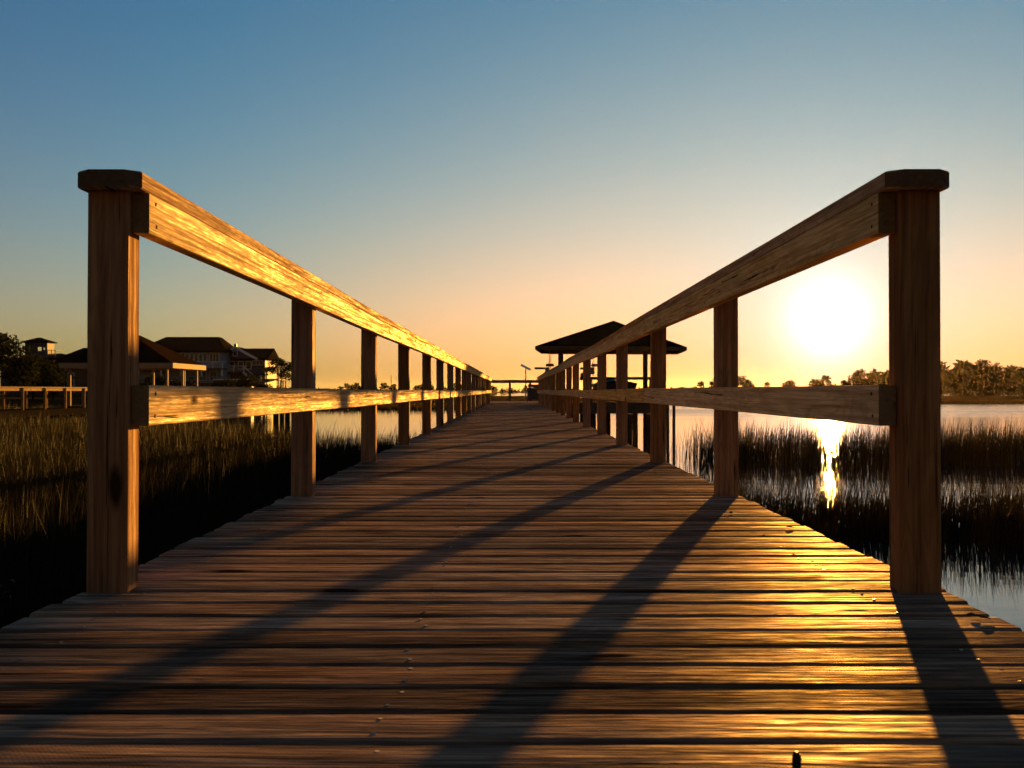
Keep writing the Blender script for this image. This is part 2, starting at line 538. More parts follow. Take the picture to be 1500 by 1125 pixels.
# ------------------------------------------------------------------ marsh grass
def grass(name, xs, ys, zs, hs, ws, mat, lean=0.25, wind=(0.05, -0.02), seed=0):
    r = np.random.default_rng(seed)
    n = len(xs)
    ang = r.uniform(0, 2 * np.pi, n)
    la = r.uniform(0, 2 * np.pi, n)
    lm = np.abs(r.normal(0, lean, n)) * hs * np.where(r.random(n) < 0.08, 2.6, 1.0)
    lm = np.minimum(lm, 0.95 * hs)
    lx, ly = np.cos(la) * lm + wind[0] * hs, np.sin(la) * lm + wind[1] * hs
    cx, cy = np.cos(ang) * ws / 2, np.sin(ang) * ws / 2
    V = np.zeros((n, 7, 3), np.float32)
    for k, (u, wd) in enumerate(((0, 1.0), (0.4, 0.85), (0.75, 0.5))):
        bx, by = xs + lx * u ** 2, ys + ly * u ** 2
        bz = zs + hs * u
        V[:, 2 * k] = np.stack([bx - cx * wd, by - cy * wd, bz], -1)
        V[:, 2 * k + 1] = np.stack([bx + cx * wd, by + cy * wd, bz], -1)
    V[:, 6] = np.stack([xs + lx, ys + ly, zs + hs * (1 - 0.25 * (lm / hs) ** 2)], -1)
    pat = np.array([0, 1, 3, 2, 2, 3, 5, 4, 4, 5, 6])
    loops = (np.arange(n)[:, None] * 7 + pat[None]).ravel()
    st = (np.arange(n)[:, None] * 11 + np.array([0, 4, 8])[None]).ravel()
    me = np_mesh(name, V.reshape(-1, 3), loops, st, None, mat)
    return tag(link(name, me), kind='stuff')


def scatter(n, x0, x1, y0, y1, keep, clump=0.0, seed=0):
    r = np.random.default_rng(seed)
    xs, ys = r.uniform(x0, x1, n), r.uniform(y0, y1, n)
    if clump:
        k = max(8, n // 14)
        px, py = r.uniform(x0, x1, k), r.uniform(y0, y1, k)
        i = r.integers(0, k, n)
        sel = r.random(n) < 0.75
        xs = np.where(sel, px[i] + r.normal(0, clump, n), xs)
        ys = np.where(sel, py[i] + r.normal(0, clump, n), ys)
    m = keep(xs, ys) & (r.random(n) < 1)
    return xs[m], ys[m]


def lobes(x, s, a): return a * (np.sin(x / s) + 0.6 * np.sin(x / s * 2.3 + 1) + 0.4 * np.sin(x / s * 5.1 + 2))


def vleft(xs, ys):
    lim = 33 + np.maximum(0, -xs - 5) * 2.0 + lobes(xs, 2.5, 0.9)
    return (ys < lim) & (xs < -1.25) & (xs > -0.47 * ys - 1.0)


def add_left(n, y0, y1, h, w, seed, clump):
    xs, ys = scatter(n, -0.47 * y1 - 1, -1.2, y0, y1, vleft, clump, seed)
    r = np.random.default_rng(seed + 50)
    hs = h * (1 + r.normal(0, 0.26, len(xs))) * (0.92 + 0.12 * np.sin(xs * 0.7) * np.cos(ys * 0.45))
    hs = np.clip(hs, 0.2, 1.3)
    ws = w * r.uniform(0.6, 1.3, len(xs))
    return xs, ys, np.full(len(xs), WZ + 0.02), hs, ws


parts_ = [add_left(26000, 2, 10, 0.72, 0.008, 1, 0.12), add_left(46000, 10, 24, 0.72, 0.010, 2, 0.18),
          add_left(60000, 24, 48, 0.66, 0.015, 3, 0.3), add_left(52000, 48, 92, 0.62, 0.026, 4, 0.5)]
cat_ = [np.concatenate([p[i] for p in parts_]) for i in range(5)]
grass('marsh_grass', *cat_, M_GRASS, 0.22, seed=5)


def band(n, x0, x1, y0, y1, keep, h, w, seed, clump=0.15):
    xs, ys = scatter(n, x0, x1, y0, y1, keep, clump, seed)
    r = np.random.default_rng(seed + 70)
    hs = np.clip(h * (1 + r.normal(0, 0.27, len(xs))), 0.12, 1.15)
    return xs, ys, np.full(len(xs), WZ - 0.04), hs + 0.04, w * r.uniform(0.6, 1.3, len(xs))


def near_keep(xs, ys):
    f = 13.9 + lobes(xs, 1.3, 0.25) - 0.16 * np.maximum(0, xs - 4)
    return (ys > f) & (ys < f + 3.6 + lobes(xs, 0.9, 0.3)) & (xs > 1.6)


def mid_keep(xs, ys):
    f = 27.9 + lobes(xs, 1.7, 0.5)
    sx = xs / ys                                    # grass thinned on the sun's bearing, a gap made for its glint
    r = np.random.default_rng(3)
    thin = np.where(np.abs(sx - 0.256) < 0.010, 0.66, 1.0) * np.clip((sx - 0.135) / 0.05, 0.05, 1)
    return (ys > f) & (ys < f + 6.5 + lobes(xs, 2.1, 0.8)) & (xs > 3.7) & (r.random(len(xs)) < thin)


b1 = band(30000, 1.5, 11, 12, 19, near_keep, 0.45, 0.010, 21)
b2 = band(30000, 3.5, 20, 24, 36, mid_keep, 0.70, 0.013, 22)
cat_ = [np.concatenate([p[i] for p in (b1, b2)]) for i in range(5)]
o = grass('marsh_grass', *cat_, M_GRASS, 0.16, seed=6)


def far_band(n, seed, x0=-33, x1=150):
    r = np.random.default_rng(seed)
    xs = r.uniform(x0, x1, n)
    f = 112 + 45 / (1 + np.exp(-(xs - 8) / 6)) + lobes(xs, 9, 1.6)
    ys = f + 0.6 + np.abs(r.normal(0, 1, n)) * 14
    hs = np.clip(0.42 * (1 + r.normal(0, 0.25, n)), 0.12, 0.8)
    return xs, ys, np.full(n, WZ + 0.02), hs, r.uniform(0.03, 0.08, n)


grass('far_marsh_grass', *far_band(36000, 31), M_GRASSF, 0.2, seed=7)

# ------------------------------------------------------------------ boardwalk
PITCH, BW, BT, HALF = 0.145, 0.1310, 0.036, 0.946


def board_mesh(name, length, wid, thk, seed, nseg=5):
    """plank along X with eased edges and a slight wander"""
    r = random.Random(seed)
    prof = [(-wid / 2, -thk), (-wid / 2, -0.009), (-wid / 2 + 0.0026, -0.0034), (-wid / 2 + 0.010, 0.0),
            (0, 0.0006), (wid / 2 - 0.010, 0.0), (wid / 2 - 0.0026, -0.0034), (wid / 2, -0.009), (wid / 2, -thk)]
    vs, fs = [], []
    m = len(prof)
    cup = r.uniform(-0.0012, 0.0016)
    for i in range(nseg + 1):
        x = -length / 2 + length * i / nseg
        dy = r.uniform(-0.0012, 0.0012); dz = r.uniform(-0.0007, 0.0007)
        dw = r.uniform(-0.0010, 0.0008)
        for (y, z) in prof:
            zz = z + dz + (cup * (1 - (2 * y / wid) ** 2) if z > -0.01 else 0)
            vs.append((x, y + dy + (dw if y > 0 else -dw if y < 0 else 0), zz))
    for i in range(nseg):
        for j in range(m):
            a, b = i * m + j, i * m + (j + 1) % m
            fs.append((a, b, b + m, a + m))
    fs.append(tuple(range(m))); fs.append(tuple(reversed(range(nseg * m, nseg * m + m))))
    return MB().add(vs, fs)


walk = empty('boardwalk', (0, 22, 0), 'long weathered plank boardwalk running straight out over the marsh', 'boardwalk')
walk_inv = Vector((0, 22, 0))
board_me = [board_mesh('deck_board', 2 * HALF, BW, BT, s).mesh('deck_board', M_DECK) for s in range(9)]
Y0 = 1.325
screws = MB()
behind = MB()
for i in range(-24, 300):
    y = Y0 + i * PITCH + rng.uniform(-0.0015, 0.0015)
    dz = rng.uniform(-0.0012, 0.0010)
    if i < 0:
        bmx = board_mesh('b', 2 * HALF, BW, BT, i + 100)
        behind.add([(p[0], p[1] + y - 22, p[2] + dz) for p in bmx.v], bmx.f)
        continue
    o = link('deck_board', board_me[rng.randrange(9)], walk,
             (rng.uniform(-0.011, 0.011), y - 22, dz),
             (R(rng.uniform(-0.35, 0.35)), R(rng.uniform(-0.04, 0.04)), R(rng.uniform(-0.07, 0.07) + (180 if rng.random() < .5 else 0))))
    if i < 110:
        for sx in (-0.80, -0.17, 0.76):
            for k in (-0.036, 0.036):
                if rng.random() < 0.12: continue
                x = sx + rng.uniform(-0.012, 0.012); yy = y - 22 + k + rng.uniform(-0.006, 0.006)
                n = 8; r0 = 0.0034
                zb = dz + 0.0007 + rng.uniform(-0.0002, 0.0003)
                tl = rng.uniform(-0.0006, 0.0006)
                vs = [(x + r0 * math.cos(a), yy + r0 * math.sin(a), zb + tl * math.sin(a)) for a in [2 * math.pi * q / n for q in range(n)]]
                vs += [(p[0], p[1], p[2] - 0.004) for p in vs[:n]]
                screws.add(vs, [tuple(range(n))] + [(q, q + n, (q + 1) % n + n, (q + 1) % n) for q in range(n)])
o = behind.obj('deck_board', M_DECK, walk); tag(o, kind='stuff')
o = screws.obj('screw', M_SCREW, walk); tag(o, kind='stuff')
for sx in (-0.80, -0.17, 0.76):
    MB().box(-0.02, 0.02, -24, 22.5, -0.225, -0.040).obj('stringer', M_OLD, walk, (sx, 0, 0))
pile_me = MB().tube((0, 0, -3.0), (0, 0, -0.26), 0.11, 0.095, 12).mesh('pile', M_PILE, True)
cross_me = MB().box(-0.95, 0.95, -0.03, 0.03, -0.42, -0.228).mesh('cross_beam', M_OLD)
POST_Y = [2.7245 + 2.44 * k for k in range(18)]
for k, y in enumerate(POST_Y):
    for sx in (-0.86, 0.86):
        link('pile', pile_me, walk, (sx, y - 22, 0))
    link('cross_beam', cross_me, walk, (0, y - 22 + 0.14, 0))


# ------------------------------------------------------------------ the two railings
def timber(length, wy, wz, ch=0.004, clip0=0.0, clip1=0.0, nseg=1, seed=0, warp=0.0):
    """bar along +X from 0, chamfered long edges; clip cuts the plan corners at an end"""
    r = random.Random(seed)
    a, b = wy / 2, wz / 2
    prof = [(-a + ch, -b), (a - ch, -b), (a, -b + ch), (a, b - ch), (a - ch, b), (-a + ch, b), (-a, b - ch), (-a, -b + ch)]
    st = [0.0]
    if clip0: st.append(clip0)
    st += [length * (i + 1) / nseg for i in range(nseg - 1)]
    if clip1: st.append(length - clip1)
    st.append(length)
    vs, fs = [], []
    for i, x in enumerate(st):
        sc_ = 1.0
        if i == 0 and clip0: sc_ = 1 - clip0 / a
        if i == len(st) - 1 and clip1: sc_ = 1 - clip1 / a
        dy = r.uniform(-warp, warp) if 0 < i < len(st) - 1 else 0
        dz = r.uniform(-warp, warp) if 0 < i < len(st) - 1 else 0
        for (y, z) in prof: vs.append((x, y * sc_ + dy, z + dz))
    m = len(prof)
    for i in range(len(st) - 1):
        for j in range(m):
            p, q = i * m + j, i * m + (j + 1) % m
            fs.append((p, q, q + m, p + m))
    fs.append(tuple(reversed(range(m)))); fs.append(tuple(range((len(st) - 1) * m, len(st) * m)))
    return MB().add(vs, fs)


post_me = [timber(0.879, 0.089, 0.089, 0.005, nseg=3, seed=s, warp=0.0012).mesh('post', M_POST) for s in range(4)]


def railing(side, n_post, label):
    rt = empty('railing', (side * 0.889, 2.7245, 0), label, 'railing', 'wooden railings of the boardwalk')
    base = Vector(rt.location)
    r = random.Random(5 if side < 0 else 9)
    jit = []
    for k in range(n_post):
        y = POST_Y[k]
        jx, jz = (0, 0) if k == 0 else (r.uniform(-0.009, 0.009), r.uniform(-0.009, 0.009))
        jit.append((jx, jz))
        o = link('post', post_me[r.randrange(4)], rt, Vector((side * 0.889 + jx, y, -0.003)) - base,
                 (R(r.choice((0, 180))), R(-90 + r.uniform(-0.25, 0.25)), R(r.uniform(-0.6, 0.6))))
    scr = MB()
    # rails: two bays long, butted on the posts; jitter follows the posts
    for name, z, hh, mat, x_in, y_first in (('top_rail', 0.8320, 0.089, M_RAIL, 0.822, 2.705), ('mid_rail', 0.4075, 0.089, M_RAIL, 0.822, 2.705),
                                            ('cap_rail', 0.8965, 0.038, M_CAP, 0.875, 2.632)):
        k = 0
        while k < n_post - 1:
            k2 = min(k + 2, n_post - 1)
            ya = y_first if k == 0 else POST_Y[k] + 0.0008
            yb = POST_Y[k2] - 0.0008 if k2 < n_post - 1 else POST_Y[k2] + (0.044 if name != 'cap_rail' else 0.09)
            pa = Vector((side * x_in + jit[k][0], ya, z + jit[k][1]))
            pb = Vector((side * x_in + jit[k2][0], yb, z + jit[k2][1]))
            if name == 'cap_rail':
                mb = timber((pb - pa).length, 0.140, 0.038, 0.0035, clip0=0.030 if k == 0 else 0,
                            clip1=0.03 if k2 == n_post - 1 else 0, nseg=4, seed=k, warp=0.0012)
            else:
                mb = timber((pb - pa).length, 0.038, hh, 0.002, nseg=4, seed=k + 3, warp=0.0014)
            d = pb - pa
            o = mb.obj(name, mat, rt, pa - base, (0, -math.asin(d.z / d.length), math.atan2(d.y, d.x)))
            if name != 'cap_rail':
                for kk in range(k, k2 + 1):
                    ys = POST_Y[kk] + (0.03 if kk == k else -0.03 if kk == k2 else 0)
                    for dz in (-0.024, 0.026):
                        u = (ys - ya) / (yb - ya)
                        p = pa.lerp(pb, u) + Vector((-side * 0.0185, r.uniform(-.006, .006), dz)) - base
                        scr.tube(p, p + Vector((-side * 0.0016, 0, 0)), 0.0045, 0.0045, 8)
            k = k2
    tag(scr.obj('screw', M_PILE, rt), kind='stuff')
    return rt


railing(-1, 18, 'left-hand wooden railing, its rails lit gold by the low sun')
railing(1, 17, 'right-hand wooden railing, backlit brown with the sun glaring through its first bay')


# ------------------------------------------------------------------ pier head: platform, end rail, lamp, bench, boathouse
plat = empty('dock_platform', (2.5, 48, 0), 'dark plank dock platform at the far end of the boardwalk, carrying the boathouse', 'dock')
pc = Vector((2.5, 48, 0))
dk = MB()
y = 44.90
while y < 52.2:
    dk.box(-1.02 - 2.5, 1.5 - 2.5, y - 48, y + 0.138 - 48, -0.036, 0.0)
    y += 0.145
tag(dk.obj('deck_board', M_DECK, plat), kind='stuff')
dk = MB()
x = 1.51
while x < 5.2:
    dk.box(x - 2.5, x + 0.138 - 2.5, 45.3 - 48, 50.6 - 48, -0.036, 0.002)
    x += 0.145
tag(dk.obj('deck_board', M_DECK, plat), kind='stuff')
for (x0, x1, y0, y1) in ((-1.02, 1.49, 44.93, 44.99), (-1.02, 1.49, 52.1, 52.16), (1.53, 5.2, 45.22, 45.28), (1.53, 5.2, 50.62, 50.68)):
    MB().box(x0 - 2.5, x1 - 2.5, y0 - 48, y1 - 48, -0.40, -0.04).obj('rim_joist', M_OLD, plat)
for (x, y) in ((-0.9, 48.4), (-0.9, 52), (1.4, 52), (2.95, 45.5), (3.55, 46.3), (4.55, 46.0), (4.98, 45.5), (5.1, 47.5), (3.1, 48.5), (2.2, 46.2), (4.9, 50.5), (1.9, 50.5), (4.3, 45.55), (2.55, 45.6)):
    MB().tube((x - 2.5, y - 48, -3.2), (x - 2.5, y - 48, -0.41), 0.11, 0.1, 10).obj('pile', M_PILE, plat, smooth=True)

er = empty('railing', (0.2, 52, 0), 'dark cross railing closing the far end of the pier, below the small solar lamp', 'railing')
MB().box(-1.25, 1.3, -0.07, 0.07, 0.86, 0.90).obj('cap_rail', M_OLD, er)
MB().box(-1.25, 1.3, -0.02, 0.02, 0.77, 0.858).obj('top_rail', M_OLD, er)
for x in (-1.2, -0.36, 0.5, 1.25):
    MB().box(x - 0.0445, x + 0.0445, 0.021, 0.11, 0, 0.858).obj('post', M_OLD, er)

lp = empty('solar_lamp', (0.506, 51.6, 0.0), 'small solar lamp with a tilted panel on a thin pole at the pier end', 'lamp')
MB().tube((0, 0, 0.0), (0, 0, 1.40), 0.028, 0.022, 8).obj('pole', M_METAL, lp)
pn = MB().box(-0.23, 0.23, -0.16, 0.16, -0.015, 0.015).obj('solar_panel', M_SOLAR, lp, (0, 0, 1.43), (R(12), R(27), 0))
MB().box(-0.06, 0.06, -0.05, 0.05, 0.52, 0.66).obj('lamp_head', M_METAL, lp)

bn = empty('storage_bench', (0.78, 46.9, 0), 'dark slatted storage bench on the dock beside the end of the right railing', 'bench')
for k in range(5):
    MB().box(-0.24, 0.24, -0.2, -0.175, 0.10 + k * 0.085, 0.175 + k * 0.085).obj('slat', M_BLUE, bn)
    MB().box(-0.24, 0.24, 0.175, 0.2, 0.10 + k * 0.12, 0.205 + k * 0.12).obj('slat', M_BLUE, bn)
MB().box(-0.26, 0.26, -0.215, 0.17, 0.53, 0.56).obj('lid', M_BLUE, bn)
for sx in (-1, 1):
    MB().box(sx * 0.255 - 0.012, sx * 0.255 + 0.012, -0.2, 0.2, 0.0, 0.525).obj('side_panel', M_BLUE, bn)

# boathouse: hip roof on posts
bh = empty('boathouse', (3.8, 48, 0), 'open boathouse with a low dark hip roof beside the end of the pier', 'boathouse')
bo = Vector((3.8, 48, 0))
A = Vector((0.82, 45.0, 1.955)) - bo; B = Vector((6.43, 45.9, 1.955)) - bo
D_ = Vector((0.35, 5.1, 0))
Cc, Dd = B + D_, A + D_
ap = (A + Cc) / 2; ap.z = 2.74 + EYE; ap.x += 0.10
rf = MB()
rf.add([A + Vector((0, 0, .135)), B + Vector((0, 0, .135)), Cc + Vector((0, 0, .135)), Dd + Vector((0, 0, .135)), ap], [(0, 1, 4), (1, 2, 4), (2, 3, 4), (3, 0, 4)])
apu = ap - Vector((0, 0, 0.14))
rf.add([A + Vector((0, 0, .02)), B + Vector((0, 0, .02)), Cc + Vector((0, 0, .02)), Dd + Vector((0, 0, .02)), apu], [(1, 0, 4), (2, 1, 4), (3, 2, 4), (0, 3, 4)])
rf.add([A + Vector((0, 0, .135)), B + Vector((0, 0, .135)), Cc + Vector((0, 0, .135)), Dd + Vector((0, 0, .135)), A + Vector((0, 0, .02)), B + Vector((0, 0, .02)), Cc + Vector((0, 0, .02)), Dd + Vector((0, 0, .02))],
       [(0, 4, 5, 1), (1, 5, 6, 2), (2, 6, 7, 3), (3, 7, 4, 0)])
rf.obj('roof', M_ROOFB, bh)
ctr = (A + Cc) / 2
for p, q in ((A, B), (B, Cc), (Cc, Dd), (Dd, A)):
    p2, q2 = p + (p - ctr).normalized() * 0.03, q + (q - ctr).normalized() * 0.03
    MB().beam(p2 + Vector((0, 0, .06)), q2 + Vector((0, 0, .06)), 0.03, 0.14).obj('fascia', M_OLD, bh)
for p, q in ((A, B), (Dd, Cc)):
    a_, b_ = p.lerp(q, 0.13), p.lerp(q, 0.78)
    off = Vector((0, 1.0 if p is A else -0.6, 0))
    MB().beam(a_ + off + Vector((-.4, 0, .06)), b_ + off + Vector((.4, 0, .06)), 0.09, 0.19).obj('header_beam', M_OLD, bh)
for (x, y) in ((1.74, 46.06), (4.98, 46.6), (1.95, 50.2), (5.41, 50.4)):
    MB().box(x - 3.8 - .075, x - 3.8 + .075, y - 48 - .075, y - 48 + .075, -0.0, 1.93).obj('post', M_OLD, bh)

dr = empty('railing', (3.9, 45.36, 0), 'low dark railing along the boathouse dock, under the hip roof', 'railing')
MB().box(-1.15, 1.25, -0.05, 0.05, 0.85, 0.95).obj('top_rail', M_OLD, dr)
MB().box(-1.15, 1.25, -0.02, 0.02, 0.42, 0.51).obj('mid_rail', M_OLD, dr)
for x in (-1.05, 0.05, 1.16):
    MB().box(x - .045, x + .045, 0.052, .14, 0.003, 0.95).obj('post', M_OLD, dr)

lift = empty('boat_lift', (2.5, 46.4, 0), 'cable boat lift with motor drums hanging inside the boathouse', 'boat lift')
lo = Vector((2.5, 46.4, 0))
for (x, y) in ((1.33, 45.9), (2.98, 46.2), (3.10, 49.6), (1.5, 49.6)):
    q = Vector((x, y, 0)) - lo
    MB().tube(q + Vector((0, 0, -0.1)), q + Vector((0, 0, 1.98)), 0.014, n=6).obj('cable', M_METAL, lift)
for (x, y, z) in ((1.33, 45.9, 1.28), (3.05, 46.2, 1.28)):
    q = Vector((x, y, z)) - lo
    MB().tube(q + Vector((-.13, 0, .12)), q + Vector((.17, 0, .12)), 0.055, n=10).obj('drum', M_METAL, lift)
    MB().box(q.x - .16, q.x - .02, q.y - .1, q.y + .1, q.z - .22, q.z + .04).obj('motor', M_METAL, lift)
    MB().box(q.x - .55, q.x - .17, q.y - .05, q.y + .05, q.z - .04, q.z + .04).obj('arm', M_OLD, lift)
MB().box(-1.3, 1.0, -0.55, -0.47, -0.18, -0.08).obj('lift_beam', M_METAL, lift)
MB().box(-1.3, 1.0, 3.1, 3.18, -0.18, -0.08).obj('lift_beam', M_METAL, lift)

boat = empty('motor_boat', (3.9, 48.0, 0.0), 'dark covered motor boat raised on the lift under the boathouse roof', 'boat')
hull = MB()
st = [(-2.1, .72, .0), (-1.2, .85, -.02), (0, .88, -.02), (1.1, .66, .03), (1.9, .12, .12)]
vs = []
for (yy, w, z) in st:
    vs += [(-w, yy, .72 + z), (-w * .8, yy, .30 + z), (0, yy, .06 + z * 2), (w * .8, yy, .30 + z), (w, yy, .72 + z)]
fs = []
for i in range(4):
    for j in range(4):
        a = i * 5 + j
        fs.append((a, a + 1, a + 6, a + 5))
fs += [(0, 1, 2, 3, 4), (24, 23, 22, 21, 20)]
hull.add(vs, fs)
hull.obj('hull', M_DARK, boat)
cv = MB(); vs = []
for (yy, w, z) in st:
    vs += [(-w, yy, .72 + z), (-w * .5, yy, .80 + z), (w * .5, yy, .80 + z), (w, yy, .72 + z)]
cv.add(vs, [(i * 4 + j, i * 4 + j + 1, i * 4 + j + 5, i * 4 + j + 4) for i in range(4) for j in range(3)])
cv.obj('cover', M_FABRIC, boat)
MB().add([(-1.35, -.3, .85), (-.9, -.3, .85), (-1.05, -.05, 1.15), (-1.28, -.05, 1.15), (-1.35, -.27, .85), (-.9, -.27, .85), (-1.05, -.02, 1.15), (-1.28, -.02, 1.15)],
         [(0, 1, 2, 3), (7, 6, 5, 4), (0, 4, 5, 1), (1, 5, 6, 2), (2, 6, 7, 3), (3, 7, 4, 0)]).obj('windshield', M_GLASS, boat)

# mooring piles
mp = [(at(978, 0, 45.6).x, 45.6, 'left of the twin mooring piles standing in open water right of the boathouse', 0.062),
      (at(987, 0, 45.6).x, 45.6, 'right of the twin mooring piles standing in open water right of the boathouse', 0.062),
      (at(404, 0, 54).x, 54, 'dark pile in the water behind the left railing, leftmost of three', 0.13),
      (at(413, 0, 55).x, 55, 'dark pile in the water behind the left railing, middle of three', 0.11),
      (at(421, 0, 54).x, 54, 'dark pile in the water behind the left railing, nearest the second railing post', 0.12)]
for i, (x, y, lb, r0) in enumerate(mp):
    top = 0.08 if i < 2 else -0.35
    o = MB().tube((0, 0, -1.6), (0, 0, top - WZ), r0, r0 * 0.9, 10).obj('mooring_pile', M_PILE, loc=(x, y, WZ))
    tag(o, lb, 'pile', 'mooring piles')


# ------------------------------------------------------------------ neighbour's pier and gazebo (left)
npr = empty('neighbor_pier', (-21.2, 57, -0.36), "neighbor's plank pier on the far left with a sunlit handrail", 'pier')
nd = MB()
for i in range(84):
    nd.box(-0.85, 0.85, -14 + i * 0.31, -14 + i * 0.31 + 0.30, -0.05, 0)
tag(nd.obj('deck_board', M_NEARBLACK, npr), kind='stuff')
for sx in (-0.8, 0.8):
    MB().box(sx - 0.03, sx + 0.03, -14, 12, -0.30, -0.052).obj('stringer', M_NEARBLACK, npr)
    MB().box(sx - 0.07, sx + 0.07, -14, 12, 0.93, 0.97).obj('cap_rail', M_RAIL, npr)
    MB().box(sx - 0.02 - .04 * (1 if sx > 0 else -1), sx + 0.02 - .04 * (1 if sx > 0 else -1), -14, 12, 0.80, 0.928).obj('top_rail', M_RAIL, npr)
    for i in range(11):
        yy = -13.8 + 2.44 * i + (0.5 if sx > 0 else 0)
        MB().box(sx - .045, sx + .045, yy - .045, yy + .045, 0, 0.928).obj('post', M_POST, npr)
        MB().tube((sx, yy + .02, -2.2), (sx, yy + .02, -0.30), .12, .11, 8).obj('pile', M_PILE, npr, smooth=True)


def hip_roof(mb, x0, x1, y0, y1, z, zr, inset, thk=0.18, ridge='x'):
    if ridge == 'x':
        r0, r1 = (x0 + inset, (y0 + y1) / 2, zr), (x1 - inset, (y0 + y1) / 2, zr)
        vs = [(x0, y0, z), (x1, y0, z), (x1, y1, z), (x0, y1, z), r0, r1]
        fs = [(0, 1, 5, 4), (1, 2, 5), (2, 3, 4, 5), (3, 0, 4)]
    else:
        r0, r1 = ((x0 + x1) / 2, y0 + inset, zr), ((x0 + x1) / 2, y1 - inset, zr)
        vs = [(x0, y0, z), (x1, y0, z), (x1, y1, z), (x0, y1, z), r0, r1]
        fs = [(0, 1, 4), (1, 2, 5, 4), (2, 3, 5), (3, 0, 4, 5)]
    mb.add(vs, fs)
    mb.add([(x0, y0, z), (x1, y0, z), (x1, y1, z), (x0, y1, z), (x0, y0, z - thk), (x1, y0, z - thk), (x1, y1, z - thk), (x0, y1, z - thk)],
           [(0, 4, 5, 1), (1, 5, 6, 2), (2, 6, 7, 3), (3, 7, 4, 0), (4, 7, 6, 5)])
    return mb


gz = empty('gazebo', (-22.35, 72.7, -0.40), 'open waterside pavilion with a brown hip roof and thin posts, left background', 'pavilion')
gx, gy = 3.18, 3.7
hip_roof(MB(), -gx, gx, -gy, gy, 2.40, 4.15, 2.9, 0.04, 'y').obj('roof', M_ROOFB, gz)
for (a_, b_, c_, d_) in ((-gx, gx, -gy - .03, -gy), (-gx, gx, gy, gy + .03), (-gx - .03, -gx, -gy, gy), (gx, gx + .03, -gy, gy)):
    MB().box(a_, b_, c_, d_, 2.12, 2.41).obj('fascia', M_CREAM, gz)
MB().box(-gx + .3, gx - .3, -gy + .3, gy - .3, -0.25, 0.0).obj('floor', M_OLD, gz)
for x in (-2.75, 1.97, 2.75):
    for y in (-3.25, 0.0, 3.25):
        if x == 1.97 and y == 0: continue
        MB().box(x - .06, x + .06, y - .06, y + .06, 0, 2.36).obj('post', M_CREAM, gz)
for (x, y) in ((-2.7, -3.2), (0, -3.2), (2.7, -3.2), (2.7, 0), (2.7, 3.2), (-2.7, 3.2)):
    MB().tube((x, y, -2.2), (x, y, -.252), .12, .12, 8).obj('pile', M_PILE, gz)


# ------------------------------------------------------------------ houses on the left shore
def window(root, x, y, z, w, h, pane=M_GLASS, frame=M_WHITE, face='y', mull=1):
    """framed window proud of a wall facing -y (or +x)"""
    f = MB(); b = 0.09
    if face == 'y':
        for (x0, x1, z0, z1) in ((x - w / 2 - b, x + w / 2 + b, z + h / 2, z + h / 2 + b), (x - w / 2 - b, x + w / 2 + b, z - h / 2 - b, z - h / 2),
                                 (x - w / 2 - b, x - w / 2, z - h / 2, z + h / 2), (x + w / 2, x + w / 2 + b, z - h / 2, z + h / 2)):
            f.box(x0, x1, y - .06, y + .02, z0, z1)
        for k in range(1, mull):
            xm = x - w / 2 + w * k / mull
            f.box(xm - .035, xm + .035, y - .055, y + .02, z - h / 2 + .001, z + h / 2 - .001)
        fo = f.obj('window', frame, root)
        MB().box(x - w / 2, x + w / 2, y - .03, y - .01, z - h / 2, z + h / 2).obj('pane', pane, fo)
    else:
        for (y0, y1, z0, z1) in ((y - w / 2 - b, y + w / 2 + b, z + h / 2, z + h / 2 + b), (y - w / 2 - b, y + w / 2 + b, z - h / 2 - b, z - h / 2),
                                 (y - w / 2 - b, y - w / 2, z - h / 2, z + h / 2), (y + w / 2, y + w / 2 + b, z - h / 2, z + h / 2)):
            f.box(x - .02, x + .06, y0, y1, z0, z1)
        fo = f.obj('window', frame, root)
        MB().box(x + .01, x + .03, y - w / 2, y + w / 2, z - h / 2, z + h / 2).obj('pane', pane, fo)


def balcony(root, x0, x1, y0, y1, z, mat=M_WHITE, h=1.0, step=1.4):
    MB().box(x0, x1, y0, y1, z - .22, z).obj('balcony_floor', M_BROWN, root)
    m = MB()
    m.box(x0, x1, y0, y0 + .08, z + h - .08, z + h)
    m.box(x1 - .08, x1, y0 + .081, y1, z + h - .08, z + h)
    n = max(2, int((x1 - x0) / step))
    for i in range(n + 1):
        x = x0 + .06 + (x1 - x0 - .12) * i / n
        m.box(x - .06, x + .06, y0 + .001, y0 + .079, z, z + h - .081)
    x = x0
    while x < x1:
        m.box(x, x + .025, y0 + .02, y0 + .05, z + .1, z + h - .081)
        x += .16
    m.obj('balustrade', mat, root)


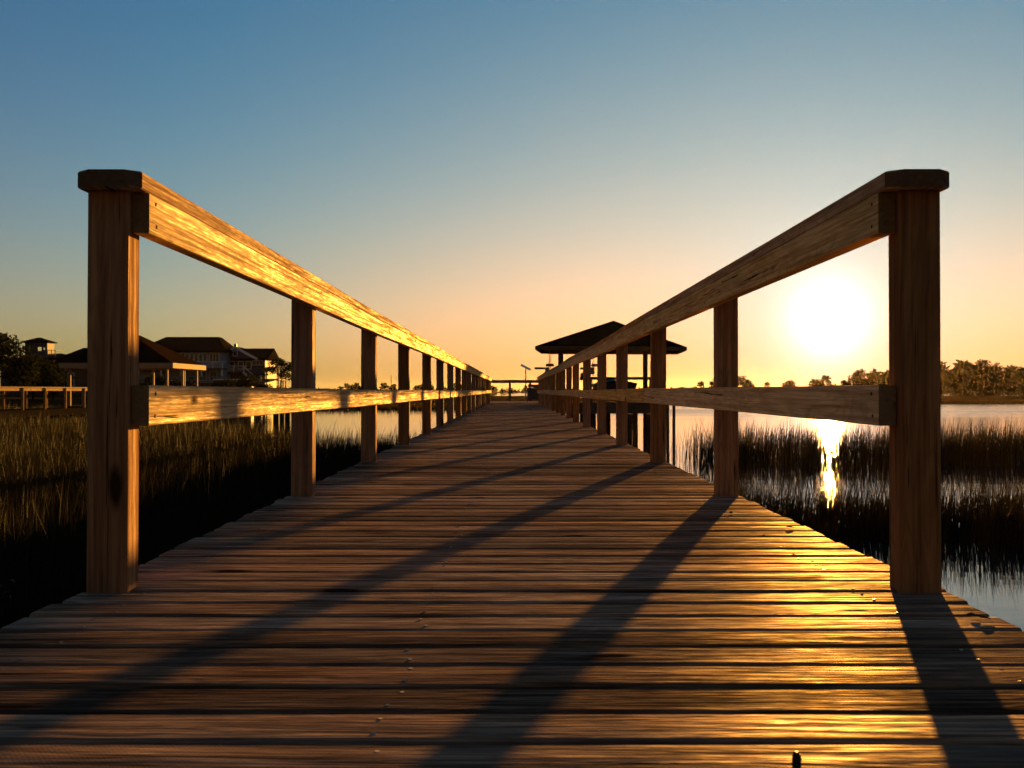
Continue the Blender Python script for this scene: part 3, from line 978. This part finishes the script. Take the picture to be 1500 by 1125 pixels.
# big house with the long flared roof
h3 = empty('house', (-49.2, 184, -0.3), 'large grey house with a long dark flared roof behind the pavilion', 'house', 'houses on the left shore')
MB().box(-7.0, 5.4, 0, 10, 0, 6.75).obj('wall', M_GREY, h3)
rf = MB()
prof = [(0, 6.75), (0.9, 7.15), (2.6, 8.0), (4.6, 8.98)]
lv = []
for i, (ins, z) in enumerate(prof):
    lv.append([(-7.6 + ins * .8, -0.8 + ins, z), (6.1 - ins * .45, -0.8 + ins, z), (6.1 - ins * .45, 10.8 - ins, z), (-7.6 + ins * .8, 10.8 - ins, z)])
for a_, b_ in zip(lv, lv[1:]):
    rf.add(a_ + b_, [(0, 1, 5, 4), (1, 2, 6, 5), (2, 3, 7, 6), (3, 0, 4, 7)])
rf.add(lv[-1], [(0, 1, 2, 3)])
rf.add(lv[0] + [(p[0], p[1], p[2] - .2) for p in lv[0]], [(0, 4, 5, 1), (1, 5, 6, 2), (2, 6, 7, 3), (3, 7, 4, 0), (4, 7, 6, 5)])
rf.obj('roof', M_ROOF, h3)
for i in range(7):
    window(h3, -1.0 + i * 0.66, -0.0, 5.75, 0.42, 1.1)
window(h3, 4.35, 0, 5.7, 1.3, 1.2, mull=3)
balcony(h3, -7.0, 6.2, -2.4, -0.01, 4.1)
balcony(h3, -7.0, 6.6, -3.2, -0.01, 1.9, M_GREY)
for x in (-6.5, -3, 0, 3, 6):
    MB().box(x - .1, x + .1, -2.3, -2.1, 2.95, 3.87).obj('column', M_WHITE, h3)
    MB().box(x - .1, x + .1, -3.1, -2.9, 0, 1.67).obj('column', M_WHITE, h3)
for i in range(3):
    window(h3, 1.0 + i * 1.6, 0, 3.0, 1.0, 1.3)

# gabled house with white trim
h4 = empty('house', (-42.0, 190, -0.3), 'blue-grey gabled house with white trim, a finial and a sunlit side porch', 'house', 'houses on the left shore')
MB().box(-4.0, 3.55, 0, 9, 0, 5.75).obj('wall', M_BLUE, h4)
MB().add([(-4.4, -.5, 5.75), (4.1, -.5, 5.75), (4.1, 4.5, 7.45), (-4.4, 4.5, 7.45), (4.1, 9.5, 5.75), (-4.4, 9.5, 5.75),
          (-4.4, -.5, 5.55), (4.1, -.5, 5.55), (4.1, 9.5, 5.55), (-4.4, 9.5, 5.55)],
         [(0, 1, 2, 3), (3, 2, 4, 5), (0, 6, 7, 1), (5, 4, 8, 9), (1, 7, 8, 4, 2), (0, 3, 5, 9, 6), (6, 9, 8, 7)]).obj('roof', M_ROOF, h4)
g = MB()
g.add([(-3.9, -1.2, 5.72), (2.3, -1.2, 5.72), (-.8, -1.2, 7.35), (-3.9, 4, 5.72), (2.3, 4, 5.72), (-.8, 4, 7.35)], [(0, 1, 2), (3, 5, 4), (0, 3, 4, 1)])
g.obj('gable', M_BLUE, h4)
g = MB()
for sx in (-1, 1):
    e0 = Vector((-.8 + sx * 3.4, -1.25, 5.60)); e1 = Vector((-.8, -1.25, 7.42))
    g.beam(e0, e1, .14, .36)
g.obj('barge_board', M_WHITE, h4)
g = MB()
g.add([(-4.25, -1.3, 5.7), (-.8, -1.3, 7.55), (-.8, 4, 7.55), (-4.25, 4, 5.7)], [(0, 1, 2, 3)])
g.add([(2.65, -1.3, 5.7), (-.8, -1.3, 7.55), (-.8, 4, 7.55), (2.65, 4, 5.7)], [(0, 3, 2, 1)])
g.obj('gable_roof', M_ROOF, h4)
MB().box(-1.0, -.6, -1.25, -.9, 7.3, 7.95).obj('finial', M_DARK, h4)
window(h4, -.8, -1.2, 6.5, .55, .7)
window(h4, 2.4, 0, 5.1, 1.5, .6, mull=3)
for x in (-3.0, -1.6, -.2, 1.0): window(h4, x, 0, 4.7, .7, 1.1)
balcony(h4, -4.0, .8, -2.2, -.01, 3.6)
sr = MB().beam((0.6, -2.2, 3.6), (3.4, -2.2, 1.2), .12, .3); sr.beam((0.6, -2.2, 4.5), (3.4, -2.2, 2.1), .08, .12)
sr.obj('outdoor_stair', M_WHITE, h4)
for x in (2.3, 3.2): MB().box(x - .14, x + .14, -1.6, -1.3, 0, 3.1).obj('column', M_WHITE, h4)
MB().box(.9, 4.0, -1.9, -.01, 3.1, 3.35).obj('porch_roof', M_ROOF, h4)
window(h4, 3.55, 3.0, 4.9, 1.2, 1.2, face='x')
MB().box(3.56, 5.4, 1.5, 8, 2.4, 2.62).obj('porch_deck', M_CREAM, h4)
for y in (1.6, 3.6, 5.6, 7.8): MB().box(5.2, 5.38, y - .09, y + .09, 0, 4.3).obj('column', M_CREAM, h4)
m = MB()
for i in range(16): m.box(5.26, 5.32, 1.75 + i * .4, 1.8 + i * .4, 2.65, 3.5)
m.box(5.24, 5.34, 1.6, 7.8, 3.5, 3.6); m.obj('balustrade', M_CREAM, h4)
MB().box(3.56, 5.5, 1.4, 8.1, 4.3, 4.45).obj('porch_roof', M_CREAM, h4)

# towered house
h1 = empty('house', (-78.5, 200, -0.3), 'dark house with a square hip-roofed lookout tower, far left above the tree', 'house', 'houses on the left shore')
MB().box(-5.5, 6, 1, 11, 0, 5.4).obj('wall', M_BROWN, h1)
hip_roof(MB(), -6.2, 7.8, 0.2, 11.8, 5.4, 7.0, 5.0).obj('roof', M_ROOF, h1)
tw = MB()      # tower walls with see-through openings front and back
tw.box(-2.3, -.15, 3, 3.15, 6, 8.85); tw.box(.45, .75, 3, 3.15, 6, 8.85); tw.box(1.0, 1.4, 3, 3.15, 6, 8.85)
tw.box(-.15, .45, 3.001, 3.149, 6, 7.35); tw.box(-.15, .45, 3.001, 3.149, 8.0, 8.85); tw.box(.75, 1.0, 3.001, 3.149, 6, 7.5); tw.box(.75, 1.0, 3.001, 3.149, 7.9, 8.85)
tw.box(-2.3, 1.4, 6.0, 6.15, 6, 7.2); tw.box(-2.3, 1.4, 6.0, 6.15, 8.1, 8.85)
tw.box(-2.3, -2.15, 3.151, 5.999, 6, 8.85); tw.box(1.25, 1.4, 3.151, 5.999, 6, 8.85)
tw.obj('tower', M_BLUE, h1)
hip_roof(MB(), -2.85, 1.75, 2.5, 6.6, 8.85, 9.6, 2.0, .15).obj('tower_roof', M_ROOF, h1)
balcony(h1, 1.5, 2.9, 2.6, 6, 6.4, M_GREY, 1.1, .5)

h2 = empty('house', (-66.5, 190, -0.3), 'low dark hip-roofed house with two small lit windows, left of the first railing post', 'house', 'houses on the left shore')
MB().box(-4.2, 4.5, 0, 9, 0, 5.2).obj('wall', M_BROWN, h2)
hip_roof(MB(), -5.0, 5.2, -.7, 9.7, 5.4, 7.55, 3.4).obj('roof', M_ROOFB, h2)
window(h2, -2.0, 0, 4.75, .26, .42, M_LIT, M_BROWN)
window(h2, -1.1, 0, 4.85, .2, .3, M_LIT, M_BROWN)
window(h2, -2.0, 0, 2.5, .9, 1.9)

# trailer-like covered boat parked on the shore
tr = empty('trailer', (-41.2, 170, -0.2), 'long low dark trailer with pale roof edge and sunlit end, below the big house', 'trailer')
m = MB(); vs = []
pr = [(0, .5), (4.6, .5), (4.9, .7), (5.0, 1.3), (4.9, 1.9), (4.6, 2.2), (0, 2.25), (-.1, 2.0), (-.1, .7)]
vs = [(x, -1.1, z) for x, z in pr] + [(x, 1.1, z) for x, z in pr]
n = len(pr)
m.add(vs, [tuple(range(n)), tuple(reversed(range(n, 2 * n)))] + [(i, (i + 1) % n, n + (i + 1) % n, n + i) for i in range(n)])
m.obj('body', M_DARK, tr)
MB().box(-.1, 4.6, -1.16, -1.101, 2.12, 2.26).obj('roof_edge', M_WHITE, tr)
MB().box(5.0, 5.05, -.9, .9, .75, 1.85).obj('end_panel', M_WHITE, tr)
for x in (1.6, 2.5):
    MB().tube((x, -1.05, .35), (x, -.8, .35), .35, n=14).obj('wheel', M_DARK, tr)

pl = MB().tube((0, 0, 0), (0, 0, 7.5), .14, .09, 8).obj('mast', M_PILE, loc=(at(573, 0, 480).x, 480, -1.0))
tag(pl, 'thin lone pole standing above the far marsh behind the left railing', 'pole')


# ------------------------------------------------------------------ trees
def leaf_quads(clumps, n, size, seed, flat=1.0):
    r = np.random.default_rng(seed)
    c = np.array(clumps)
    vol = c[:, 3] ** 2
    i = r.choice(len(c), n, p=vol / vol.sum())
    d = r.normal(0, 1, (n, 3)); d /= np.linalg.norm(d, axis=1, keepdims=True)
    rad = c[i, 3] * r.uniform(0.25, 1.12, n) ** 0.6
    p = c[i, :3] + d * rad[:, None] * np.array([1, 1, flat])
    q1 = r.normal(0, 1, (n, 3)); q1 /= np.linalg.norm(q1, axis=1, keepdims=True)
    q2 = np.cross(q1, r.normal(0, 1, (n, 3))); q2 /= np.linalg.norm(q2, axis=1, keepdims=True)
    s = size * r.uniform(0.5, 1.3, n)[:, None]
    V = np.stack([p - q1 * s, p - q2 * s * .5, p + q1 * s, p + q2 * s * .5], 1)
    return V.reshape(-1, 3)


def quads_obj(name, V, mat, parent=None):
    n = len(V) // 4
    me = np_mesh(name, V, np.arange(n * 4), np.arange(n) * 4, None, mat)
    return link(name, me, parent)


def tree(name, label, cat, base, h, w, seed, n=900, size=0.3, kind='round', group=None, mat=None):
    r = random.Random(seed)
    rt = empty(name, base, label, cat, group)
    tk = MB()
    clumps = []
    if kind == 'palm':
        lean = r.uniform(-.06, .06) * h
        tk.tube((0, 0, -.3), (lean * .5, 0, h * .55), .17, .14, 8); tk.tube((lean * .5, 0, h * .55), (lean, 0, h * .86), .14, .13, 8)
        f = MB()
        for i in range(64):
            a, e = r.uniform(0, 6.28), r.uniform(-.9, 1.3)
            L_ = w * .5 * r.uniform(.75, 1.1)
            o_ = Vector((lean, 0, h * .86))
            d = Vector((math.cos(a) * math.cos(e), math.sin(a) * math.cos(e), math.sin(e)))
            s_ = d.cross(Vector((0, 0, 1))).normalized()
            p1 = o_ + d * L_ * .55; p2 = o_ + d * L_ + Vector((0, 0, -.28 * L_))
            wd = L_ * .10
            f.add([o_, p1 - s_ * wd, p2 - s_ * wd * .5, p2 + Vector((0, 0, -.1 * L_)), p2 + s_ * wd * .5, p1 + s_ * wd], [(0, 1, 2, 3), (0, 3, 4, 5)])
        tk.obj('trunk', M_BARK, rt); f.obj('crown', M_PALM, rt)
        return rt
    if kind == 'pine':
        tk.tube((0, 0, -.3), (0, 0, h * .9), h * .022, h * .008, 8)
        nb = 11
        for i in range(nb):
            u = 0.45 + 0.55 * (i + r.random()) / nb
            a = r.uniform(0, 6.28); L_ = w * .5 * (1.25 - u) * r.uniform(.6, 1.3) + w * .06
            e = Vector((math.cos(a) * L_, math.sin(a) * L_, h * u + L_ * .15))
            tk.tube((0, 0, h * u * .93), e, h * .007, h * .003, 5)
            clumps.append((e.x, e.y, e.z, w * r.uniform(.13, .22)))
            clumps.append((e.x * .5, e.y * .5, e.z, w * r.uniform(.10, .18)))
        clumps.append((0, 0, h * .97, w * .14))
        fl = .55
    else:
        tk.tube((0, 0, -.3), (0, 0, h * .42), h * .032, h * .024, 8)
        for i in range(15):
            a = r.uniform(0, 6.28); u = r.uniform(0, 1)
            rr = w * .5 * math.sqrt(r.random()) * (1 - .5 * max(0, u - .45) / .55) * .8
            z = h * (.34 + .56 * u)
            e = Vector((math.cos(a) * rr, math.sin(a) * rr, z))
            if i % 2 == 0: tk.tube((0, 0, h * .36), e, h * .013, h * .004, 5)
            clumps.append((e.x, e.y, e.z, w * r.uniform(.13, .23)))
        fl = .8
    tk.obj('trunk', M_BARK, rt)
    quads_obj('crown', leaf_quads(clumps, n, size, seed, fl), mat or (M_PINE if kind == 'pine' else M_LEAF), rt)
    return rt


GZ = -0.35
p = at(8, 0, 96)
tree('oak_tree', 'big dark round oak tree cut by the left picture edge', 'tree', (p.x - 1.5, 96, GZ), 5.3, 7.5, 1, 6000, .16)
p = at(48, 0, 104)
tree('oak_tree', 'lower dark oak in front of the towered house', 'tree', (p.x, 104, GZ), 3.6, 5.2, 2, 3600, .15)
p = at(78, 0, 112)
tree('wax_myrtle', 'small dark bush-like tree just left of the pavilion', 'tree', (p.x, 112, GZ), 2.9, 4.2, 3, 2400, .15)
p = at(412, 0, 150)
tree('pine_tree', 'small open-crowned pine beside the sunlit porch, left of the second railing post', 'tree', (p.x, 150, GZ), 4.4, 4.4, 4, 1500, .16, 'pine')
for i, (px, d, h, w, lb) in enumerate(((362, 150, 2.9, 4.6, 'rounded dark shrub in front of the gabled house'),
                                       (330, 160, 2.2, 4.0, 'low dark shrub below the big house balcony'),
                                       (385, 140, 1.5, 2.6, 'low feathery shrub beside the sunlit porch'),
                                       (268, 130, 1.9, 5.0, 'dark shrub seen between the pavilion posts'),
                                       (236, 128, 2.1, 5.0, 'dark shrub behind the left pavilion posts'))):
    p = at(px, 0, d)
    tree('shrub', lb, 'shrub', (p.x, d, GZ), h, w, 20 + i, 1500, .14)
p = at(352, 0, 149)

# right-hand far wood: tall trees one can tell apart, and the mass behind them
right = [(1027, 470, 559, 2.6, 'palm', 'small lone palm on the far bank, right of the boathouse'),
         (1052, 440, 553, 5.5, 'round', 'dark round tree behind the second right-hand post, on its left side'),
         (1086, 440, 551, 7.5, 'round', 'wide flat-topped tree just right of the second right-hand post'),
         (1124, 520, 560, 2.6, 'palm', 'tiny palm left of the sun on the far bank'),
         (1155, 470, 558, 5.0, 'round', 'low bushy tree left of the sun on the far bank'),
         (1198, 460, 556, 6.0, 'round', 'low tree directly under the sun'),
         (1211, 440, 551, 3.4, 'palm', 'palm with a rounded head directly under the sun'),
         (1237, 450, 557, 4.0, 'round', 'small round tree right of the sun'),
         (1259, 420, 545, 6.5, 'pine', 'pointed tallest tree between the sun and the near right post'),
         (1286, 420, 550, 6.0, 'round', 'round tree touching the near right post on its left'),
         (1301, 405, 543, 6.0, 'round', 'tall tree half hidden by the near right post'),
         (1392, 400, 541, 6.5, 'round', 'low slope-topped tree just right of the near right post'),
         (1412, 396, 530, 6.0, 'palm', 'palm head rising above the right-hand wood'),
         (1418, 402, 533, 8.0, 'pine', 'first tall pine of the right-hand wood'),
         (1434, 400, 529, 7.5, 'pine', 'open-topped pine with sky showing through its crown'),
         (1453, 398, 532, 8.5, 'round', 'broad domed tree in the right-hand wood'),
         (1464, 404, 537, 6.5, 'round', 'shoulder of trees right of the domed tree'),
         (1478, 398, 538, 5.0, 'palm', 'rounded palm in the dip of the right-hand wood'),
         (1492, 402, 534, 9.0, 'round', 'broad tree at the right picture edge')]
for i, (px, d, ty, w, kd, lb) in enumerate(right):
    p = at(px, ty, d)
    z0 = WZ + 0.3
    tree({'palm': 'palm_tree', 'pine': 'pine_tree', 'round': 'broadleaf_tree'}[kd], lb, 'tree', (p.x, d, z0), p.z - z0, w * 1.25, 60 + i,
         1100, .42, kd, 'trees on the far right bank')
r = np.random.default_rng(5)
cl = []
for i in range(420):
    x = r.uniform(118, 330)
    y = r.uniform(402, 450)
    top = 8.4 + 1.2 * math.sin(x / 7) + 1.0 * math.sin(x / 3.1 + 1) - (3.2 if x < 128 else 0)
    cl.append((x, y, r.uniform(0.2, 1) ** .6 * (top - 1) + WZ, r.uniform(1.6, 2.8)))
for i in range(260):
    cl.append((r.uniform(110, 330), r.uniform(392, 402), WZ + r.uniform(0.6, 2.2), r.uniform(1.0, 1.9)))
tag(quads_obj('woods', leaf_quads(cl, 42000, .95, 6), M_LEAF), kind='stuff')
cl = []
for i in range(1500):
    x = r.uniform(-1100, 1100)
    y = r.uniform(930, 1060)
    amp = 0.5 + 0.5 * math.sin(x / 60) * math.sin(x / 23 + 2)
    cl.append((x, y, WZ + r.uniform(0.2, 1) * (1.6 + 1.9 * amp), r.uniform(1.2, 2.6)))
for i in range(90):
    x = r.choice([-180, -165, -120, -95, -72, -40, -22, 18, 160, 240]) + r.normal(0, 5)
    cl.append((x, r.uniform(915, 940), WZ + r.uniform(2, 6.2), r.uniform(1.2, 2.4)))
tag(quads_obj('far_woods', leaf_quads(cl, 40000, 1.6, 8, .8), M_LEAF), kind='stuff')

# leafy shrub at the lower left
sb = empty('marsh_shrub', (-2.75, 6.3, WZ + .05), 'leafy marsh shrub with a few sunlit leaves in the lower left corner', 'shrub')
st_, lf = MB(), MB()
r_ = random.Random(12)
for i in range(16):
    a = r_.uniform(0, 6.28); L_ = r_.uniform(.45, .85)
    tip = Vector((math.cos(a) * .38 * r_.random(), math.sin(a) * .38 * r_.random(), L_))
    st_.tube((0, 0, 0), tip, .007, .003, 5)
    for k in range(13):
        u = .3 + .7 * k / 13
        p0 = tip * u
        b = r_.uniform(0, 6.28); e = r_.uniform(-.1, .9)
        d = Vector((math.cos(b) * math.cos(e), math.sin(b) * math.cos(e), math.sin(e)))
        s_ = d.cross(Vector((r_.uniform(-.4, .4), r_.uniform(-.4, .4), 1))).normalized()
        nn = s_.cross(d)
        l_ = r_.uniform(.05, .085); w_ = l_ * .26
        lf.add([p0, p0 + d * l_ * .45 - s_ * w_ + nn * .006, p0 + d * l_ * .8 - s_ * w_ * .6, p0 + d * l_ - nn * .01, p0 + d * l_ * .8 + s_ * w_ * .6, p0 + d * l_ * .45 + s_ * w_ + nn * .006],
               [(0, 1, 2, 3), (0, 3, 4, 5)])
st_.obj('stem', M_BARK, sb); lf.obj('foliage', M_SHRUB, sb)


# ------------------------------------------------------------------ small things on the deck, and a bird
def dead_leaf(x, y, s, rz, label):
    vs = [(-1, 0, .02), (-.4, -.42, .12), (.35, -.38, .16), (1, 0, .10), (.35, .38, .34), (-.4, .42, .26), (0, 0, .03)]
    o = MB().add([(a * s, b * s, c * s) for a, b, c in vs], [(0, 1, 6), (1, 2, 6), (2, 3, 6), (3, 4, 6), (4, 5, 6), (5, 0, 6)]).obj('dead_leaf', M_DEADLEAF, loc=(x, y, .003), rot=(0, 0, rz))
    tag(o, label, 'leaf', 'dead leaves on the deck')


for (px, py, s, rz, lb) in ((1437, 907, .020, 2.3, 'dark curled dead leaf near the right deck edge, beside the first post shadow'),
                            (1422, 903, .013, .4, 'small dead leaf left of the larger curled one near the right deck edge'),
                            (1072, 753, .019, 1.0, 'dark dead leaf on the planks right of the second post shadow'),
                            (1158, 774, .017, 2.6, 'dead leaf at the right deck edge, halfway between the first two posts')):
    d = EYE * 1800 / (py - 572.5)
    dead_leaf(at(px, 0, d).x, d, s, rz, lb)
pg = MB()
prof = [(0.0, .0052), (.006, .0054), (.012, .0056), (.0165, .0046), (.019, .0022)]
for (z0, r0), (z1, r1) in zip(prof, prof[1:]): pg.tube((0, 0, z0), (0.0004, 0, z1), r0, r1, 10)
d = EYE * 1800 / (1124 - 572.5)
o = pg.obj('wooden_peg', M_DARK, loc=(at(1166, 0, d).x, d, 0.0), smooth=True)
tag(o, 'small dark rounded peg standing on the nearest plank at the bottom of the picture', 'peg')

bd = MB()
for sx in (-1, 1):
    bd.add([(0, -.05, 0), (0, .06, 0), (sx * .16, .03, .06), (sx * .16, -.04, .06), (sx * .36, -.03, .015), (0, -.05, -.012), (0, .06, -.012), (sx * .16, .03, .05), (sx * .16, -.04, .05)],
           [(0, 1, 2, 3), (3, 2, 4), (5, 8, 7, 6), (8, 4, 7), (0, 3, 8, 5), (1, 6, 7, 2), (3, 4, 8), (2, 7, 4)])
p = at(853, 162, 210)
bo_ = empty('bird', p, 'tiny bird gliding alone in the open sky', 'bird')
bd.obj('wing', M_DARK, bo_)
MB().tube((0, -.18, 0), (0, .16, .01), .02, .045, 8).obj('body', M_DARK, bo_)


# ------------------------------------------------------------------ haze volume added to imitate the lens's warm veil over far things
t = NT('veil_haze')
t.t.nodes.remove(t.b)
pv = t.n('ShaderNodeVolumePrincipled')
pv.inputs['Color'].default_value = (1.0, 0.84, 0.66, 1)
pv.inputs['Density'].default_value = 0.000008
pv.inputs['Anisotropy'].default_value = 0.75
t.l(pv.outputs[0], t.out.inputs['Volume'])
hz = MB().box(-9500, 9500, -600, 9500, WZ - 1.5, 52).obj('haze', t.m)
tag(hz, kind='stuff')
